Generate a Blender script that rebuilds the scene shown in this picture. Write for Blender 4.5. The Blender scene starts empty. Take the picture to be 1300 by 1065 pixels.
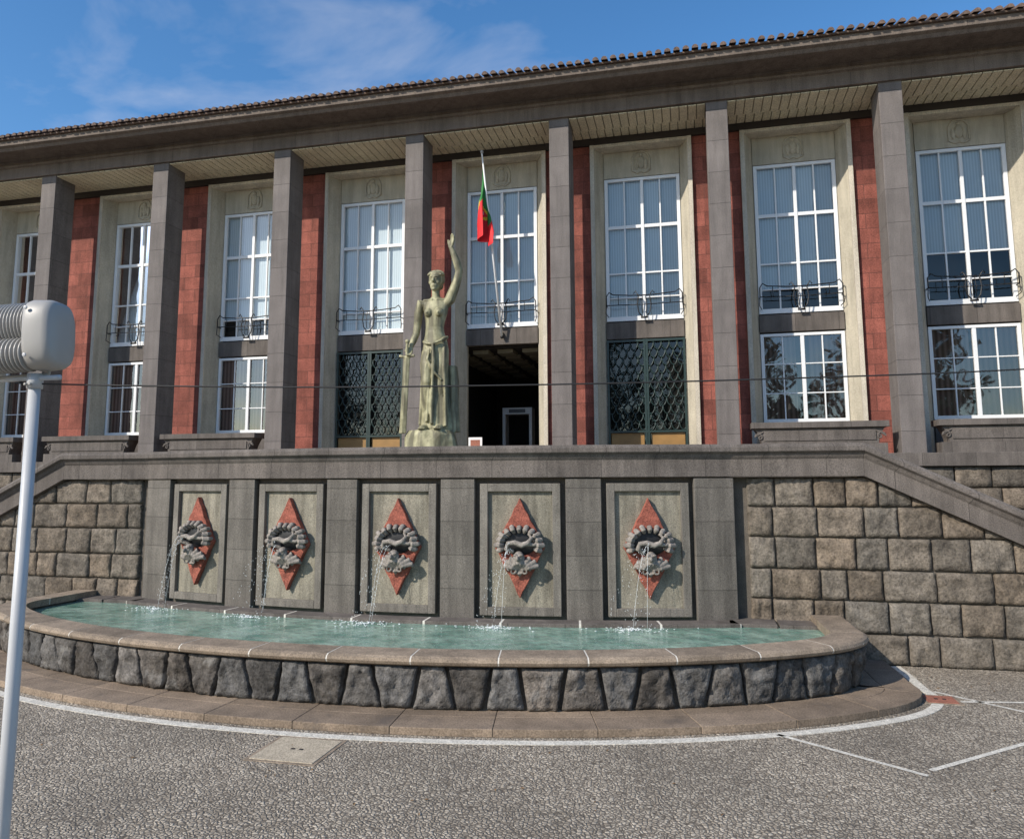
import bpy, bmesh, math, random
import numpy as np
from mathutils import Vector, Matrix, noise
random.seed(7)
S=bpy.context.scene
S.view_settings.view_transform='Standard'; S.view_settings.look='None'; S.view_settings.exposure=0
C=-5.58
# ------------------------------------------------------------ materials
def N(nt,t,**k):
    n=nt.nodes.new(t)
    for a,b in k.items():
        if a.startswith('i_'):
            n.inputs[a[2:].replace('_',' ')].default_value=b
        else: setattr(n,a,b)
    return n
def newmat(name):
    m=bpy.data.materials.new(name); m.use_nodes=True
    nt=m.node_tree; b=nt.nodes['Principled BSDF']
    return m,nt,b
def mixc(nt,fac,a,b,mode='MIX'):
    n=nt.nodes.new('ShaderNodeMix'); n.data_type='RGBA'; n.blend_type=mode
    for v,i in ((fac,0),(a,6),(b,7)):
        if isinstance(v,(int,float)): n.inputs[i].default_value=v
        elif isinstance(v,(tuple,list)): n.inputs[i].default_value=(*v[:3],1)
        else: nt.links.new(v,n.inputs[i])
    return n.outputs[2]
def ramp(nt,inp,stops):
    r=nt.nodes.new('ShaderNodeValToRGB'); e=r.color_ramp.elements
    while len(e)<len(stops): e.new(.5)
    for el,(p,c) in zip(e,stops):
        el.position=p; el.color=(c,c,c,1) if isinstance(c,(int,float)) else (*c,1)
    nt.links.new(inp,r.inputs[0]); return r.outputs[0]
def stone(name,col,var=.25,scale=3.,fine=40.,rough=.85,bump=.3,brick=None,mortar=None,bvar=.12,attr=False,stain=0,mort=.008,offset=.5,spec=.3,blotch=None):
    m,nt,b=newmat(name)
    tc=N(nt,'ShaderNodeTexCoord'); co=tc.outputs['Object']
    n1=N(nt,'ShaderNodeTexNoise',i_Scale=scale,i_Detail=4.,i_Roughness=.6); nt.links.new(co,n1.inputs['Vector'])
    n2=N(nt,'ShaderNodeTexNoise',i_Scale=fine,i_Detail=2.,i_Roughness=.7); nt.links.new(co,n2.inputs['Vector'])
    c0=tuple(v*(1-var) for v in col); c1=tuple(min(1,v*(1+var)) for v in col)
    base=mixc(nt,ramp(nt,n1.outputs[0],[(.3,0),(.7,1)]),c0,c1)
    sp=ramp(nt,n2.outputs[0],[(.32,.62),(.5,1.0),(.68,1.3)])
    base=mixc(nt,1.,base,sp,'MULTIPLY')
    hgt=n2.outputs[0]
    if attr:
        at=N(nt,'ShaderNodeAttribute',attribute_name='var')
        base=mixc(nt,1.,base,at.outputs['Color'],'MULTIPLY')
    if brick:
        sx=N(nt,'ShaderNodeSeparateXYZ'); nt.links.new(co,sx.inputs[0])
        ad=N(nt,'ShaderNodeMath',operation='ADD'); nt.links.new(sx.outputs[0],ad.inputs[0]); nt.links.new(sx.outputs[1],ad.inputs[1])
        cx=N(nt,'ShaderNodeCombineXYZ'); nt.links.new(ad.outputs[0],cx.inputs[0]); nt.links.new(sx.outputs[2],cx.inputs[1])
        br=N(nt,'ShaderNodeTexBrick',i_Scale=1.,i_Mortar_Size=mort,i_Mortar_Smooth=.2,i_Bias=0.,i_Brick_Width=brick[0],i_Row_Height=brick[1],offset=offset)
        br.inputs['Color1'].default_value=(1-bvar,)*3+(1,); br.inputs['Color2'].default_value=(1+bvar,)*3+(1,)
        nt.links.new(cx.outputs[0],br.inputs['Vector'])
        base=mixc(nt,1.,base,br.outputs['Color'],'MULTIPLY')
        base=mixc(nt,br.outputs['Fac'],base,mortar or tuple(v*.45 for v in col))
    if stain:
        sx2=N(nt,'ShaderNodeMapping'); sx2.inputs['Scale'].default_value=(5,5,.5); nt.links.new(co,sx2.inputs[0])
        n3=N(nt,'ShaderNodeTexNoise',i_Scale=1.,i_Detail=4.,i_Roughness=.65); nt.links.new(sx2.outputs[0],n3.inputs['Vector'])
        st=ramp(nt,n3.outputs[0],[(.35,1-stain),(.6,1.08)])
        base=mixc(nt,1.,base,st,'MULTIPLY')
    if blotch:
        n4=N(nt,'ShaderNodeTexNoise',i_Scale=2.1,i_Detail=6.,i_Roughness=.7); nt.links.new(co,n4.inputs['Vector'])
        base=mixc(nt,ramp(nt,n4.outputs[0],[(.56,0),(.68,blotch[1])]),base,blotch[0])
    nt.links.new(base,b.inputs['Base Color'])
    b.inputs['Roughness'].default_value=rough; b.inputs['Specular IOR Level'].default_value=spec
    bp=N(nt,'ShaderNodeBump',i_Strength=bump,i_Distance=.02); nt.links.new(hgt,bp.inputs['Height']); 
    if brick:
        bp2=N(nt,'ShaderNodeBump',i_Strength=.5,i_Distance=.02,invert=True); nt.links.new(br.outputs['Fac'],bp2.inputs['Height']); nt.links.new(bp.outputs[0],bp2.inputs['Normal']); nt.links.new(bp2.outputs[0],b.inputs['Normal'])
    else: nt.links.new(bp.outputs[0],b.inputs['Normal'])
    return m
def plain(name,col,rough=.5,metal=0.,var=0.1,spec=.5):
    m,nt,b=newmat(name)
    tc=N(nt,'ShaderNodeTexCoord')
    n1=N(nt,'ShaderNodeTexNoise',i_Scale=4.,i_Detail=3.); nt.links.new(tc.outputs['Object'],n1.inputs['Vector'])
    nt.links.new(mixc(nt,n1.outputs[0],tuple(v*(1-var) for v in col),tuple(min(1,v*(1+var)) for v in col)),b.inputs['Base Color'])
    b.inputs['Roughness'].default_value=rough; b.inputs['Metallic'].default_value=metal; b.inputs['Specular IOR Level'].default_value=spec
    return m
def glass(name,refl,tint=(.85,.9,.92)):
    m,nt,b=newmat(name); nt.nodes.remove(b); o=nt.nodes['Material Output']
    tr=N(nt,'ShaderNodeBsdfTransparent'); tr.inputs[0].default_value=(*tint,1)
    gl=N(nt,'ShaderNodeBsdfGlossy'); gl.inputs['Roughness'].default_value=.02
    tc=N(nt,'ShaderNodeTexCoord'); n1=N(nt,'ShaderNodeTexNoise',i_Scale=1.3,i_Detail=1.); nt.links.new(tc.outputs['Object'],n1.inputs['Vector'])
    bp=N(nt,'ShaderNodeBump',i_Strength=.06,i_Distance=.1); nt.links.new(n1.outputs[0],bp.inputs['Height']); nt.links.new(bp.outputs[0],gl.inputs['Normal'])
    lw=N(nt,'ShaderNodeFresnel',i_IOR=1.5)
    ma=N(nt,'ShaderNodeMath',operation='ADD'); nt.links.new(lw.outputs[0],ma.inputs[0]); ma.inputs[1].default_value=refl
    mx=N(nt,'ShaderNodeMixShader'); nt.links.new(ma.outputs[0],mx.inputs[0]); nt.links.new(tr.outputs[0],mx.inputs[1]); nt.links.new(gl.outputs[0],mx.inputs[2]); nt.links.new(mx.outputs[0],o.inputs[0])
    return m
M={}
M['column']=stone('column_basalt',(.158,.140,.130),.15,1.2,55,brick=(50.,.88),mort=.006,bvar=.07,bump=.2,stain=.15)
M['trim']=stone('dark_basalt',(.130,.113,.100),.2,1.5,50,brick=(1.15,50.),offset=0,mort=.006,bvar=.12,stain=.25,bump=.25)
M['beam']=stone('beam_basalt',(.155,.125,.103),.15,1.5,50,brick=(1.45,50.),offset=0,mort=.005,bvar=.06,stain=.2,bump=.2)
M['red']=stone('red_stone',(.235,.076,.056),.25,2.2,45,brick=(.78,.42),mortar=(.12,.05,.04),mort=.007,bvar=.24,bump=.3,stain=.2)
M['beige']=stone('beige_render',(.44,.40,.315),.1,1.5,60,bump=.12,stain=.15)
M['pale']=stone('pale_stone',(.54,.49,.40),.08,2,60,bump=.12,stain=.15)
M['block']=stone('rough_basalt_block',(.138,.117,.093),.42,4.5,22,bump=1.,attr=True,stain=.15)
M['bblock']=stone('dark_rough_block',(.10,.093,.086),.5,5,22,bump=1.,attr=True,stain=.25,blotch=((.26,.25,.235),.6))
M['mortar']=stone('mortar',(.11,.095,.078),.2,5,60)
M['pil']=stone('pilaster_basalt',(.140,.127,.110),.15,1.6,60,brick=(60.,.62),mort=.005,bvar=.08,stain=.3)
M['nframe']=stone('niche_frame_basalt',(.175,.16,.137),.18,1.8,60,stain=.3)
M['niche']=stone('niche_panel',(.25,.23,.18),.15,2.5,50,stain=.4)
M['rim']=stone('rim_stone',(.25,.197,.145),.25,2.5,45,attr=True,stain=.15,bump=.25,blotch=((.15,.125,.10),.5))
M['joint']=plain('white_joint',(.62,.59,.52),.9)
M['apron']=stone('apron_flagstone',(.225,.172,.125),.3,.9,40,attr=True,bump=.3,stain=.1,blotch=((.11,.09,.075),.7))
M['diamond']=stone('red_tuff',(.28,.088,.06),.38,6,30,bump=1.)
M['shell']=stone('shell_stone',(.235,.21,.185),.3,7,40,bump=.4)
M['white']=plain('white_paint',(.76,.77,.77),.35,var=.04)
M['iron']=plain('black_iron',(.012,.012,.014),.45)
M['grille']=plain('green_iron',(.015,.034,.03),.4)
M['soffit']=stone('soffit_panel',(.62,.56,.40),.1,2,30,bump=.05)
M['soffitd']=plain('soffit_batten',(.20,.18,.13),.8)
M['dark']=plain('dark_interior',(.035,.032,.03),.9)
M['darkbrown']=plain('dark_wood_beam',(.035,.028,.024),.7)
M['tile']=stone('roof_tile',(.13,.09,.07),.35,6,30)
M['glass']=glass('window_glass',.02)
M['glassd']=glass('window_glass_dark',.13,(.78,.78,.78))
M['glassg']=glass('portal_glass',.02,(.5,.52,.52))
M['wood']=plain('ochre_wood',(.28,.155,.045),.5,var=.3)
M['white_line']=stone('white_paving_stone',(.58,.55,.48),.2,8,40)
M['lampgrey']=plain('grey_lamp_paint',(.34,.33,.31),.45)
M['poleg']=plain('galvanised_pole',(.46,.47,.48),.4,var=.15)
M['cable']=plain('cable_rubber',(.02,.02,.02),.6)
M['paper']=plain('paper',(.75,.72,.7),.6)
M['redcover']=stone('red_cover',(.30,.12,.08),.2,6,50)
M['lightcover']=stone('concrete_cover',(.42,.36,.27),.15,6,50)
M['litter']=plain('dry_leaf',(.20,.11,.04),.8,var=.4)
def blinds(name,c0,c1,scale):
    m,nt,b=newmat(name); tc=N(nt,'ShaderNodeTexCoord')
    w=N(nt,'ShaderNodeTexWave',wave_type='BANDS',bands_direction='X',wave_profile='SIN',i_Scale=scale,i_Distortion=.0,i_Detail=0.); nt.links.new(tc.outputs['Object'],w.inputs['Vector'])
    at=N(nt,'ShaderNodeAttribute',attribute_name='var')
    c=mixc(nt,w.outputs[0],c0,c1); c=mixc(nt,1.,c,at.outputs['Color'],'MULTIPLY')
    nt.links.new(c,b.inputs['Base Color']); b.inputs['Roughness'].default_value=.8
    return m
M['blind']=blinds('white_blinds',(.58,.62,.63),(.74,.77,.78),4.2)
M['curtain']=blinds('brown_curtain',(.17,.10,.075),(.38,.25,.20),2.3)
m,nt,b=newmat('fountain_water')
tc=N(nt,'ShaderNodeTexCoord'); n=N(nt,'ShaderNodeTexNoise',i_Scale=4.2,i_Detail=4.,i_Roughness=.6); nt.links.new(tc.outputs['Object'],n.inputs['Vector'])
n2=N(nt,'ShaderNodeTexNoise',i_Scale=1.6,i_Detail=6.,i_Roughness=.75); nt.links.new(tc.outputs['Object'],n2.inputs['Vector'])
nt.links.new(mixc(nt,ramp(nt,n2.outputs[0],[(.38,0),(.64,1)]),(.085,.20,.155),(.30,.43,.35)),b.inputs['Base Color'])
b.inputs['Roughness'].default_value=.07; bp=N(nt,'ShaderNodeBump',i_Strength=.7,i_Distance=.07); nt.links.new(n.outputs[0],bp.inputs['Height']); nt.links.new(bp.outputs[0],b.inputs['Normal'])
M['water']=m
m,nt,b=newmat('water_spray'); b.inputs['Base Color'].default_value=(.8,.84,.84,1); b.inputs['Roughness'].default_value=.2; M['spray']=m
m,nt,b=newmat('pebble_paving')
tc=N(nt,'ShaderNodeTexCoord'); v=N(nt,'ShaderNodeTexVoronoi',feature='F1',i_Scale=23.,i_Randomness=.85); nt.links.new(tc.outputs['Object'],v.inputs['Vector'])
ve=N(nt,'ShaderNodeTexVoronoi',feature='DISTANCE_TO_EDGE',i_Scale=23.,i_Randomness=.85); nt.links.new(tc.outputs['Object'],ve.inputs['Vector'])
sp=N(nt,'ShaderNodeSeparateColor'); nt.links.new(v.outputs['Color'],sp.inputs[0])
c=mixc(nt,sp.outputs[0],(.27,.225,.17),(.54,.47,.37))
n3=N(nt,'ShaderNodeTexNoise',i_Scale=.6,i_Detail=6.); nt.links.new(tc.outputs['Object'],n3.inputs['Vector'])
c=mixc(nt,1.,c,ramp(nt,n3.outputs[0],[(.3,.68),(.7,1.2)]),'MULTIPLY')
c=mixc(nt,ramp(nt,ve.outputs['Distance'],[(.02,1),(.12,0)]),c,(.09,.074,.056))
nt.links.new(c,b.inputs['Base Color']); b.inputs['Roughness'].default_value=.8
bp=N(nt,'ShaderNodeBump',i_Strength=.7,i_Distance=.015); nt.links.new(ramp(nt,ve.outputs['Distance'],[(.0,0),(.25,1)]),bp.inputs['Height']); nt.links.new(bp.outputs[0],b.inputs['Normal'])
M['calcada']=m
m,nt,b=newmat('verdigris_bronze')
tc=N(nt,'ShaderNodeTexCoord'); n=N(nt,'ShaderNodeTexNoise',i_Scale=5.,i_Detail=5.,i_Roughness=.65); nt.links.new(tc.outputs['Object'],n.inputs['Vector'])
mp=N(nt,'ShaderNodeMapping'); mp.inputs['Scale'].default_value=(7,7,.9); nt.links.new(tc.outputs['Object'],mp.inputs[0])
n2=N(nt,'ShaderNodeTexNoise',i_Scale=1.,i_Detail=5.); nt.links.new(mp.outputs[0],n2.inputs['Vector'])
c=mixc(nt,ramp(nt,n.outputs[0],[(.35,0),(.65,1)]),(.23,.215,.12),(.42,.395,.24))
c=mixc(nt,ramp(nt,n2.outputs[0],[(.45,0),(.60,.85)]),c,(.10,.09,.055))
nt.links.new(c,b.inputs['Base Color']); b.inputs['Roughness'].default_value=.6; b.inputs['Metallic'].default_value=.1
bp=N(nt,'ShaderNodeBump',i_Strength=.3,i_Distance=.02); nt.links.new(n.outputs[0],bp.inputs['Height']); nt.links.new(bp.outputs[0],b.inputs['Normal'])
M['bronze']=m
m,nt,b=newmat('leaves'); tc=N(nt,'ShaderNodeTexCoord'); n=N(nt,'ShaderNodeTexNoise',i_Scale=.6,i_Detail=2.); nt.links.new(tc.outputs['Object'],n.inputs['Vector'])
nt.links.new(mixc(nt,ramp(nt,n.outputs[0],[(.3,0),(.7,1)]),(.04,.065,.018),(.12,.15,.05)),b.inputs['Base Color']); b.inputs['Roughness'].default_value=.6; M['leaf']=m
M['bark']=plain('bark',(.12,.09,.06),.9)

# ------------------------------------------------------------ builder
class MB:
    def __init__(s): s.v=[];s.f=[];s.m=[];s.mats=[];s.sm=[];s.c=[]
    def mi(s,mat):
        if mat not in s.mats: s.mats.append(mat)
        return s.mats.index(mat)
    def add(s,vs,fs,mat,smooth=False,col=1.):
        o=len(s.v); s.v+=[tuple(p) for p in vs]; k=s.mi(mat)
        for f in fs: s.f.append([i+o for i in f]); s.m.append(k); s.sm.append(smooth); s.c.append(col)
    def box(s,x0,x1,y0,y1,z0,z1,mat,col=1.):
        v=[(x0,y0,z0),(x1,y0,z0),(x1,y1,z0),(x0,y1,z0),(x0,y0,z1),(x1,y0,z1),(x1,y1,z1),(x0,y1,z1)]
        s.add(v,[(0,3,2,1),(4,5,6,7),(0,1,5,4),(1,2,6,5),(2,3,7,6),(3,0,4,7)],mat,col=col)
    def quad(s,a,b,c,d,mat,col=1.): s.add([a,b,c,d],[(0,1,2,3)],mat,col=col)
    def prism(s,poly,axis,a0,a1,mat,col=1.):
        def P(p,a): return {'x':(a,p[0],p[1]),'y':(p[0],a,p[1]),'z':(p[0],p[1],a)}[axis]
        n=len(poly); v=[P(p,a0) for p in poly]+[P(p,a1) for p in poly]
        f=[tuple(range(n)),tuple(range(2*n-1,n-1,-1))]+[(i,i+n,(i+1)%n+n,(i+1)%n) for i in range(n)]
        s.add(v,f,mat,col=col)
    def tube(s,pts,r,mat,n=8,caps=True,smooth=True,col=1.):
        pts=[Vector(p) for p in pts]; rs=r if isinstance(r,(list,tuple)) else [r]*len(pts)
        vs=[];up=None
        for i,p in enumerate(pts):
            t=(pts[min(i+1,len(pts)-1)]-pts[max(i-1,0)]).normalized()
            if up is None: up=t.orthogonal().normalized()
            up=(up-t*up.dot(t)); up=up.normalized() if up.length>1e-6 else t.orthogonal().normalized()
            w=t.cross(up)
            for k in range(n):
                a=2*math.pi*k/n; vs.append(p+(up*math.cos(a)+w*math.sin(a))*rs[i])
        fs=[]
        for i in range(len(pts)-1):
            for k in range(n): fs.append((i*n+k,i*n+(k+1)%n,(i+1)*n+(k+1)%n,(i+1)*n+k))
        if caps: fs+= [tuple(range(n-1,-1,-1)),tuple((len(pts)-1)*n+k for k in range(n))]
        s.add(vs,fs,mat,smooth,col)
    def ell(s,c,r,mat,rot=None,nu=14,nv=9):
        c=Vector(c); R=Matrix.Identity(3) if rot is None else rot
        vs=[];fs=[]
        vs.append(c+R@Vector((0,0,r[2])))
        for j in range(1,nv):
            ph=math.pi*j/nv
            for i in range(nu):
                a=2*math.pi*i/nu; vs.append(c+R@Vector((r[0]*math.sin(ph)*math.cos(a),r[1]*math.sin(ph)*math.sin(a),r[2]*math.cos(ph))))
        vs.append(c+R@Vector((0,0,-r[2])))
        for i in range(nu): fs.append((0,1+i,1+(i+1)%nu))
        for j in range(nv-2):
            for i in range(nu): fs.append((1+j*nu+i,1+(j+1)*nu+i,1+(j+1)*nu+(i+1)%nu,1+j*nu+(i+1)%nu))
        L=len(vs)-1
        for i in range(nu): fs.append((L,1+(nv-2)*nu+(i+1)%nu,1+(nv-2)*nu+i))
        s.add(vs,fs,mat,True)
    def loft(s,secs,mat,n=28,fold=None):
        vs=[];fs=[]
        for (cx,cy,z,rx,ry) in secs:
            for k in range(n):
                a=2*math.pi*k/n; q=1+(fold(a,z) if fold else 0)
                vs.append((cx+rx*q*math.cos(a),cy+ry*q*math.sin(a),z))
        for i in range(len(secs)-1):
            for k in range(n): fs.append((i*n+k,i*n+(k+1)%n,(i+1)*n+(k+1)%n,(i+1)*n+k))
        fs+=[tuple(range(n-1,-1,-1)),tuple((len(secs)-1)*n+k for k in range(n))]
        s.add(vs,fs,mat,True)
    def flush(s,name,parent=None,bevel=0,recalc=True,weld=False):
        me=bpy.data.meshes.new(name); me.from_pydata([tuple(p) for p in s.v],[],s.f)
        for mt in s.mats: me.materials.append(M[mt])
        me.polygons.foreach_set('material_index',s.m); me.polygons.foreach_set('use_smooth',s.sm)
        at=me.color_attributes.new('var','FLOAT_COLOR','CORNER'); cs=[]
        for p,c in zip(me.polygons,s.c):
            cc=(c,c,c,1) if isinstance(c,(int,float)) else (*c,1)
            cs+=list(cc)*p.loop_total
        at.data.foreach_set('color',cs)
        if recalc:
            bm=bmesh.new(); bm.from_mesh(me); bmesh.ops.recalc_face_normals(bm,faces=bm.faces); bm.to_mesh(me); bm.free()
        ob=bpy.data.objects.new(name,me); S.collection.objects.link(ob)
        if parent: ob.parent=parent
        if bevel:
            b=ob.modifiers.new('bevel','BEVEL'); b.width=bevel; b.segments=2; b.limit_method='ANGLE'; b.angle_limit=math.radians(40)
        return ob
def empty(name,loc=(0,0,0)):
    e=bpy.data.objects.new(name,None); e.location=loc; S.collection.objects.link(e); return e
class Path:
    def __init__(s,pts,origin=None):
        s.p=[Vector((a,b)) for a,b in pts]; s.s=[0.]
        for a,b in zip(s.p,s.p[1:]): s.s.append(s.s[-1]+(b-a).length)
        s.L=s.s[-1]
    def at(s,t):
        t=max(0,min(s.L,t)); i=max(0,min(int(np.searchsorted(s.s,t))-1,len(s.p)-2))
        k=(t-s.s[i])/(s.s[i+1]-s.s[i]); p=s.p[i].lerp(s.p[i+1],k)
        def nr(j):
            j=max(0,min(j,len(s.p)-2)); d=(s.p[j+1]-s.p[j]).normalized(); return Vector((d.y,-d.x))
        n=(nr(i-1)+nr(i)).lerp(nr(i)+nr(i+1),k).normalized()
        return p,n
def sweep(mb,path,prof,t0,t1,mat,step=.25,col=1.,smooth=False):
    n=max(1,int(math.ceil((t1-t0)/step))); k=len(prof); vs=[]
    for i in range(n+1):
        p,nn=path.at(t0+(t1-t0)*i/n)
        for o,z in prof: vs.append((p.x+nn.x*o,p.y+nn.y*o,z))
    fs=[]
    for i in range(n):
        for j in range(k): fs.append((i*k+j,i*k+(j+1)%k,(i+1)*k+(j+1)%k,(i+1)*k+j))
    fs+=[tuple(range(k)),tuple(n*k+j for j in range(k-1,-1,-1))]
    mb.add(vs,fs,mat,smooth,col)
def rect(o0,o1,z0,z1): return [(o0,z0),(o1,z0),(o1,z1),(o0,z1)]
def block(mb,u0,u1,v0,v1,mapf,mat,depth=.07,wedge=0.,clip=None,nu=15,nv=11,seed=0.,gap=.007,cr=(.78,1.2)):
    vs=[];fs=[]; col=random.uniform(*cr); tint=random.uniform(-.05,.07)
    w=u1-u0;h=v1-v0
    ta=.022/w; tb=.022/h
    A=[0]+[ta+(1-2*ta)*i/(nu-2) for i in range(nu-1)]+[1]; B=[0]+[tb+(1-2*tb)*i/(nv-2) for i in range(nv-1)]+[1]
    tilt=random.uniform(-.025,.025); tilt2=random.uniform(-.03,.03)
    for j,b in enumerate(B):
        for i,a in enumerate(A):
            uu=u0+w*a+(gap if i==0 else -gap if i==nu else 0)
            vv=v0+h*b+(gap if j==0 else -gap if j==nv else 0)
            uu+=wedge*(2*a-1)*(b-.5)*2
            edge=(i in (0,nu)) or (j in (0,nv))
            q=Vector((uu,vv,seed))
            nz=noise.noise(q*2.7)*.45+abs(noise.noise(q*5.5))*.6+noise.noise(q*12)*.4+noise.noise(q*24)*.22
            e=min(a*w,(1-a)*w,b*h,(1-b)*h)
            bulge=min(1,e/.07)**.5
            d=-.03 if edge else depth*(.42+.40*bulge+.85*(nz-.15)*min(1,.35+e/.08))+tilt*(a-.5)+tilt2*(b-.5)
            if edge or e<.03:
                jx=noise.noise(Vector((uu*5,vv*5,seed+9))); uu+=jx*.014; vv+=noise.noise(Vector((uu*5,vv*5,seed+19)))*.014
            if clip: vv=min(vv,clip(uu))
            vs.append(mapf(uu,vv,d))
    for j in range(nv):
        for i in range(nu):
            k=j*(nu+1)+i; fs.append((k,k+1,k+nu+2,k+nu+1))
    mb.add(vs,fs,mat,True,(col*(1+tint),col,col*(1-tint)))

# ------------------------------------------------------------ ground
mb=MB(); mb.quad((-300,-300,0),(300,-300,0),(300,400,0),(-300,400,0),'calcada'); mb.flush('ground')
# ------------------------------------------------------------ terrace wall with arc
YW=15.1; R=22.88; YA=14.18; TE=.277
arcpts=[(C+R*math.sin(t),YA+R-R*math.cos(t)) for t in np.linspace(-.40,.40,161)]
PA=Path(arcpts); S0=PA.L/2
tw=empty('terrace_wall',(0,0,0))
sE=R*TE
mb=MB()
sweep(mb,PA,rect(-.5,0.,0,3.3),S0-sE,S0+sE,'mortar')
mb.flush('arc_backing',tw)
mb=MB()
pitch=R*.1038; hwn=.76
centres=[(k-2)*pitch for k in range(5)]
pilz=(.62,3.28)
for k in range(4):
    c=(centres[k]+centres[k+1])/2
    sweep(mb,PA,rect(.005,.16,*pilz),S0+c-.33,S0+c+.33,'pil')
for sg in (-1,1):
    c=sg*(centres[4]+hwn+.10+.36)
    sweep(mb,PA,rect(.005,.17,0.,3.28),S0+c-.37,S0+c+.37,'pil')
mb.flush('pilasters',tw,.012)
mb=MB()
for c in centres:
    z0,z1=.76,3.19;b=.15
    for (a,bb,za,zb) in ((-hwn,-hwn+b,z0,z1),(hwn-b,hwn,z0,z1),(-hwn+b,hwn-b,z1-b,z1),(-hwn+b,hwn-b,z0,z0+b)):
        sweep(mb,PA,rect(.004,.13,za,zb),S0+c+a,S0+c+bb,'nframe')
mb.flush('niche_frames',tw,.01)
mb=MB()
for c in centres:
    sweep(mb,PA,rect(.002,.05,.91,3.04),S0+c-hwn+.15,S0+c+hwn-.15,'niche')
mb.flush('niche_panels',tw)
mb=MB()
sweep(mb,PA,rect(.003,.20,0.,.62),S0-sE+.0,S0+sE,'trim')
n=9
for i in range(n):
    a=-sE+.1+(2*sE-.2)*i/n; bnd=-sE+.1+(2*sE-.2)*(i+1)/n
    sweep(mb,PA,rect(.205,.62,.3,.72),S0+a+.018,S0+bnd-.018,'trim',col=random.uniform(.8,1.2))
sweep(mb,PA,rect(.21,.617,.31,.717),S0-sE+.1,S0+sE-.1,'joint')
for sg in (-1,1):
    for k in range(2):
        a,b=sorted((C+sg*(6.12+k*.85),C+sg*(6.94+k*.85))); mb.box(a+.006,b-.006,14.48,15.098,.3,.72,'trim')
mb.flush('basin_back_ledge',tw,.008)
xL=C-8.58; xR=C+8.58
xa=R*math.sin(TE)
pts=[(xL,YW)]+[(C+R*math.sin(t),YA+R-R*math.cos(t)) for t in np.linspace(-TE,TE,60)]+[(xR,YW)]
PC=Path(pts)
cop=[(-.55,3.3),(.20,3.3),(.20,3.62),(.23,3.66),(.26,3.72),(.33,3.76),(.33,3.84),(.30,3.90),(-.55,3.90)]
mb=MB(); sweep(mb,PC,cop,0,PC.L,'trim',step=.4)
slope=.484
def slopecop(sg):
    x0=C+sg*8.58; L=8.2
    vs=[]
    for dx in (0,L):
        for o,z in cop: vs.append((x0+sg*dx,YW-o,z-slope*dx- (0 if dx==0 else 0)))
    k=len(cop); fs=[(j,(j+1)%k,k+(j+1)%k,k+j) for j in range(k)]+[tuple(range(k)),tuple(range(2*k-1,k-1,-1))]
    mb.add(vs,fs,'trim')
slopecop(1); slopecop(-1)
mb.flush('coping',tw,.012)
def top(dx): return 3.3-.005 if dx<8.58 else 3.295-slope*(dx-8.58)
mb=MB()
for sg in (-1,1):
    xi=xa-.1
    for (a,b) in ((xi,8.58),(8.58,15.2)):
        za=top(a) ; zb=top(b)
        if sg>0: P=[(C+a,0),(C+b,0),(C+b,max(zb,.05)),(C+a,za if a<8.58 else 3.295)]
        else: P=[(C-a,0),(C-b,0),(C-b,max(zb,.05)),(C-a,za if a<8.58 else 3.295)]
        mb.prism(P,'y',YW,YW+.5,'mortar')
mb.flush('side_wall_core',tw)
mb=MB()
rows=[0,.53,1.09,1.63,2.20,2.75,3.29]
for sg in (-1,1):
    for r in range(6):
        u=xa+.28; first=True
        while u<15.2:
            w=random.uniform(.45,.9)
            if first: w=random.uniform(.3,.9); first=False
            if 15.2-(u+w)<.3: w=15.2-u
            if max(top(u),top(u+w))>rows[r]+.06:
                mp=(lambda uu,vv,d,sg=sg:(C+sg*uu,YW-d-.012,vv))
                block(mb,u,u+w,rows[r],rows[r+1],mp,'block',depth=.085,clip=lambda q:max(top(q),.0),seed=random.uniform(0,50))
            u+=w
mb.flush('rusticated_blocks',tw)
mb=MB()
mb.box(xL,xR,YW+.5,20.2,0,3.08,'apron')
for sg in (-1,1):
    for i in range(19):
        a=8.58+i*.34; zt=3.08-.163*(i+1)
        if zt>.02:
            x0,x1=sorted((C+sg*a,C+sg*(a+.34))); mb.box(x0,x1,YW+.5,18.4,0,zt,'apron')
mb.flush('terrace_floor_and_stairs',tw)

# ------------------------------------------------------------ fountain basin
ft=empty('fountain',(0,0,0))
def outline(xe,a_,b_,xs,yb=15.0,yc=15.1,cut=.9):
    y=lambda d:yc-b_*math.sqrt(1-(d/a_)**2)
    e=xe-cut; c0=Vector((e,y(e))); sl=(y(e+.01)-y(e-.01))/.02; tx=Vector((1,sl)).normalized()
    k=(xe-e)/tx.x; ctl=c0+tx*k; ctl2=Vector((xs+.02,ctl.y+.75))
    cor=[]
    for t in np.linspace(0,1,14):
        q=c0*(1-t)**2+ctl*2*t*(1-t)+ctl2*t*t; cor.append((q.x,q.y))
    right=cor+[(xs,14.45),(xs-.03,yb)]
    mid=[(d,y(d)) for d in np.linspace(-e,e,80)][1:-1]
    left=[(-a,b) for a,b in reversed(right)]
    return [(C+a,b) for a,b in left+mid+right]
PB=Path(outline(8.15,9.0,4.65,7.95))
mb=MB(); sweep(mb,PB,rect(-.32,-.04,.0,.68),0,PB.L,'mortar',step=.2); mb.flush('basin_wall_core',ft)
mb=MB(); u=.0; k=0
def mpB(uu,vv,d):
    p,nn=PB.at(uu); o=d-.035+.05*(vv-.1)/.6; return (p.x+nn.x*o,p.y+nn.y*o,vv)
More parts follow.
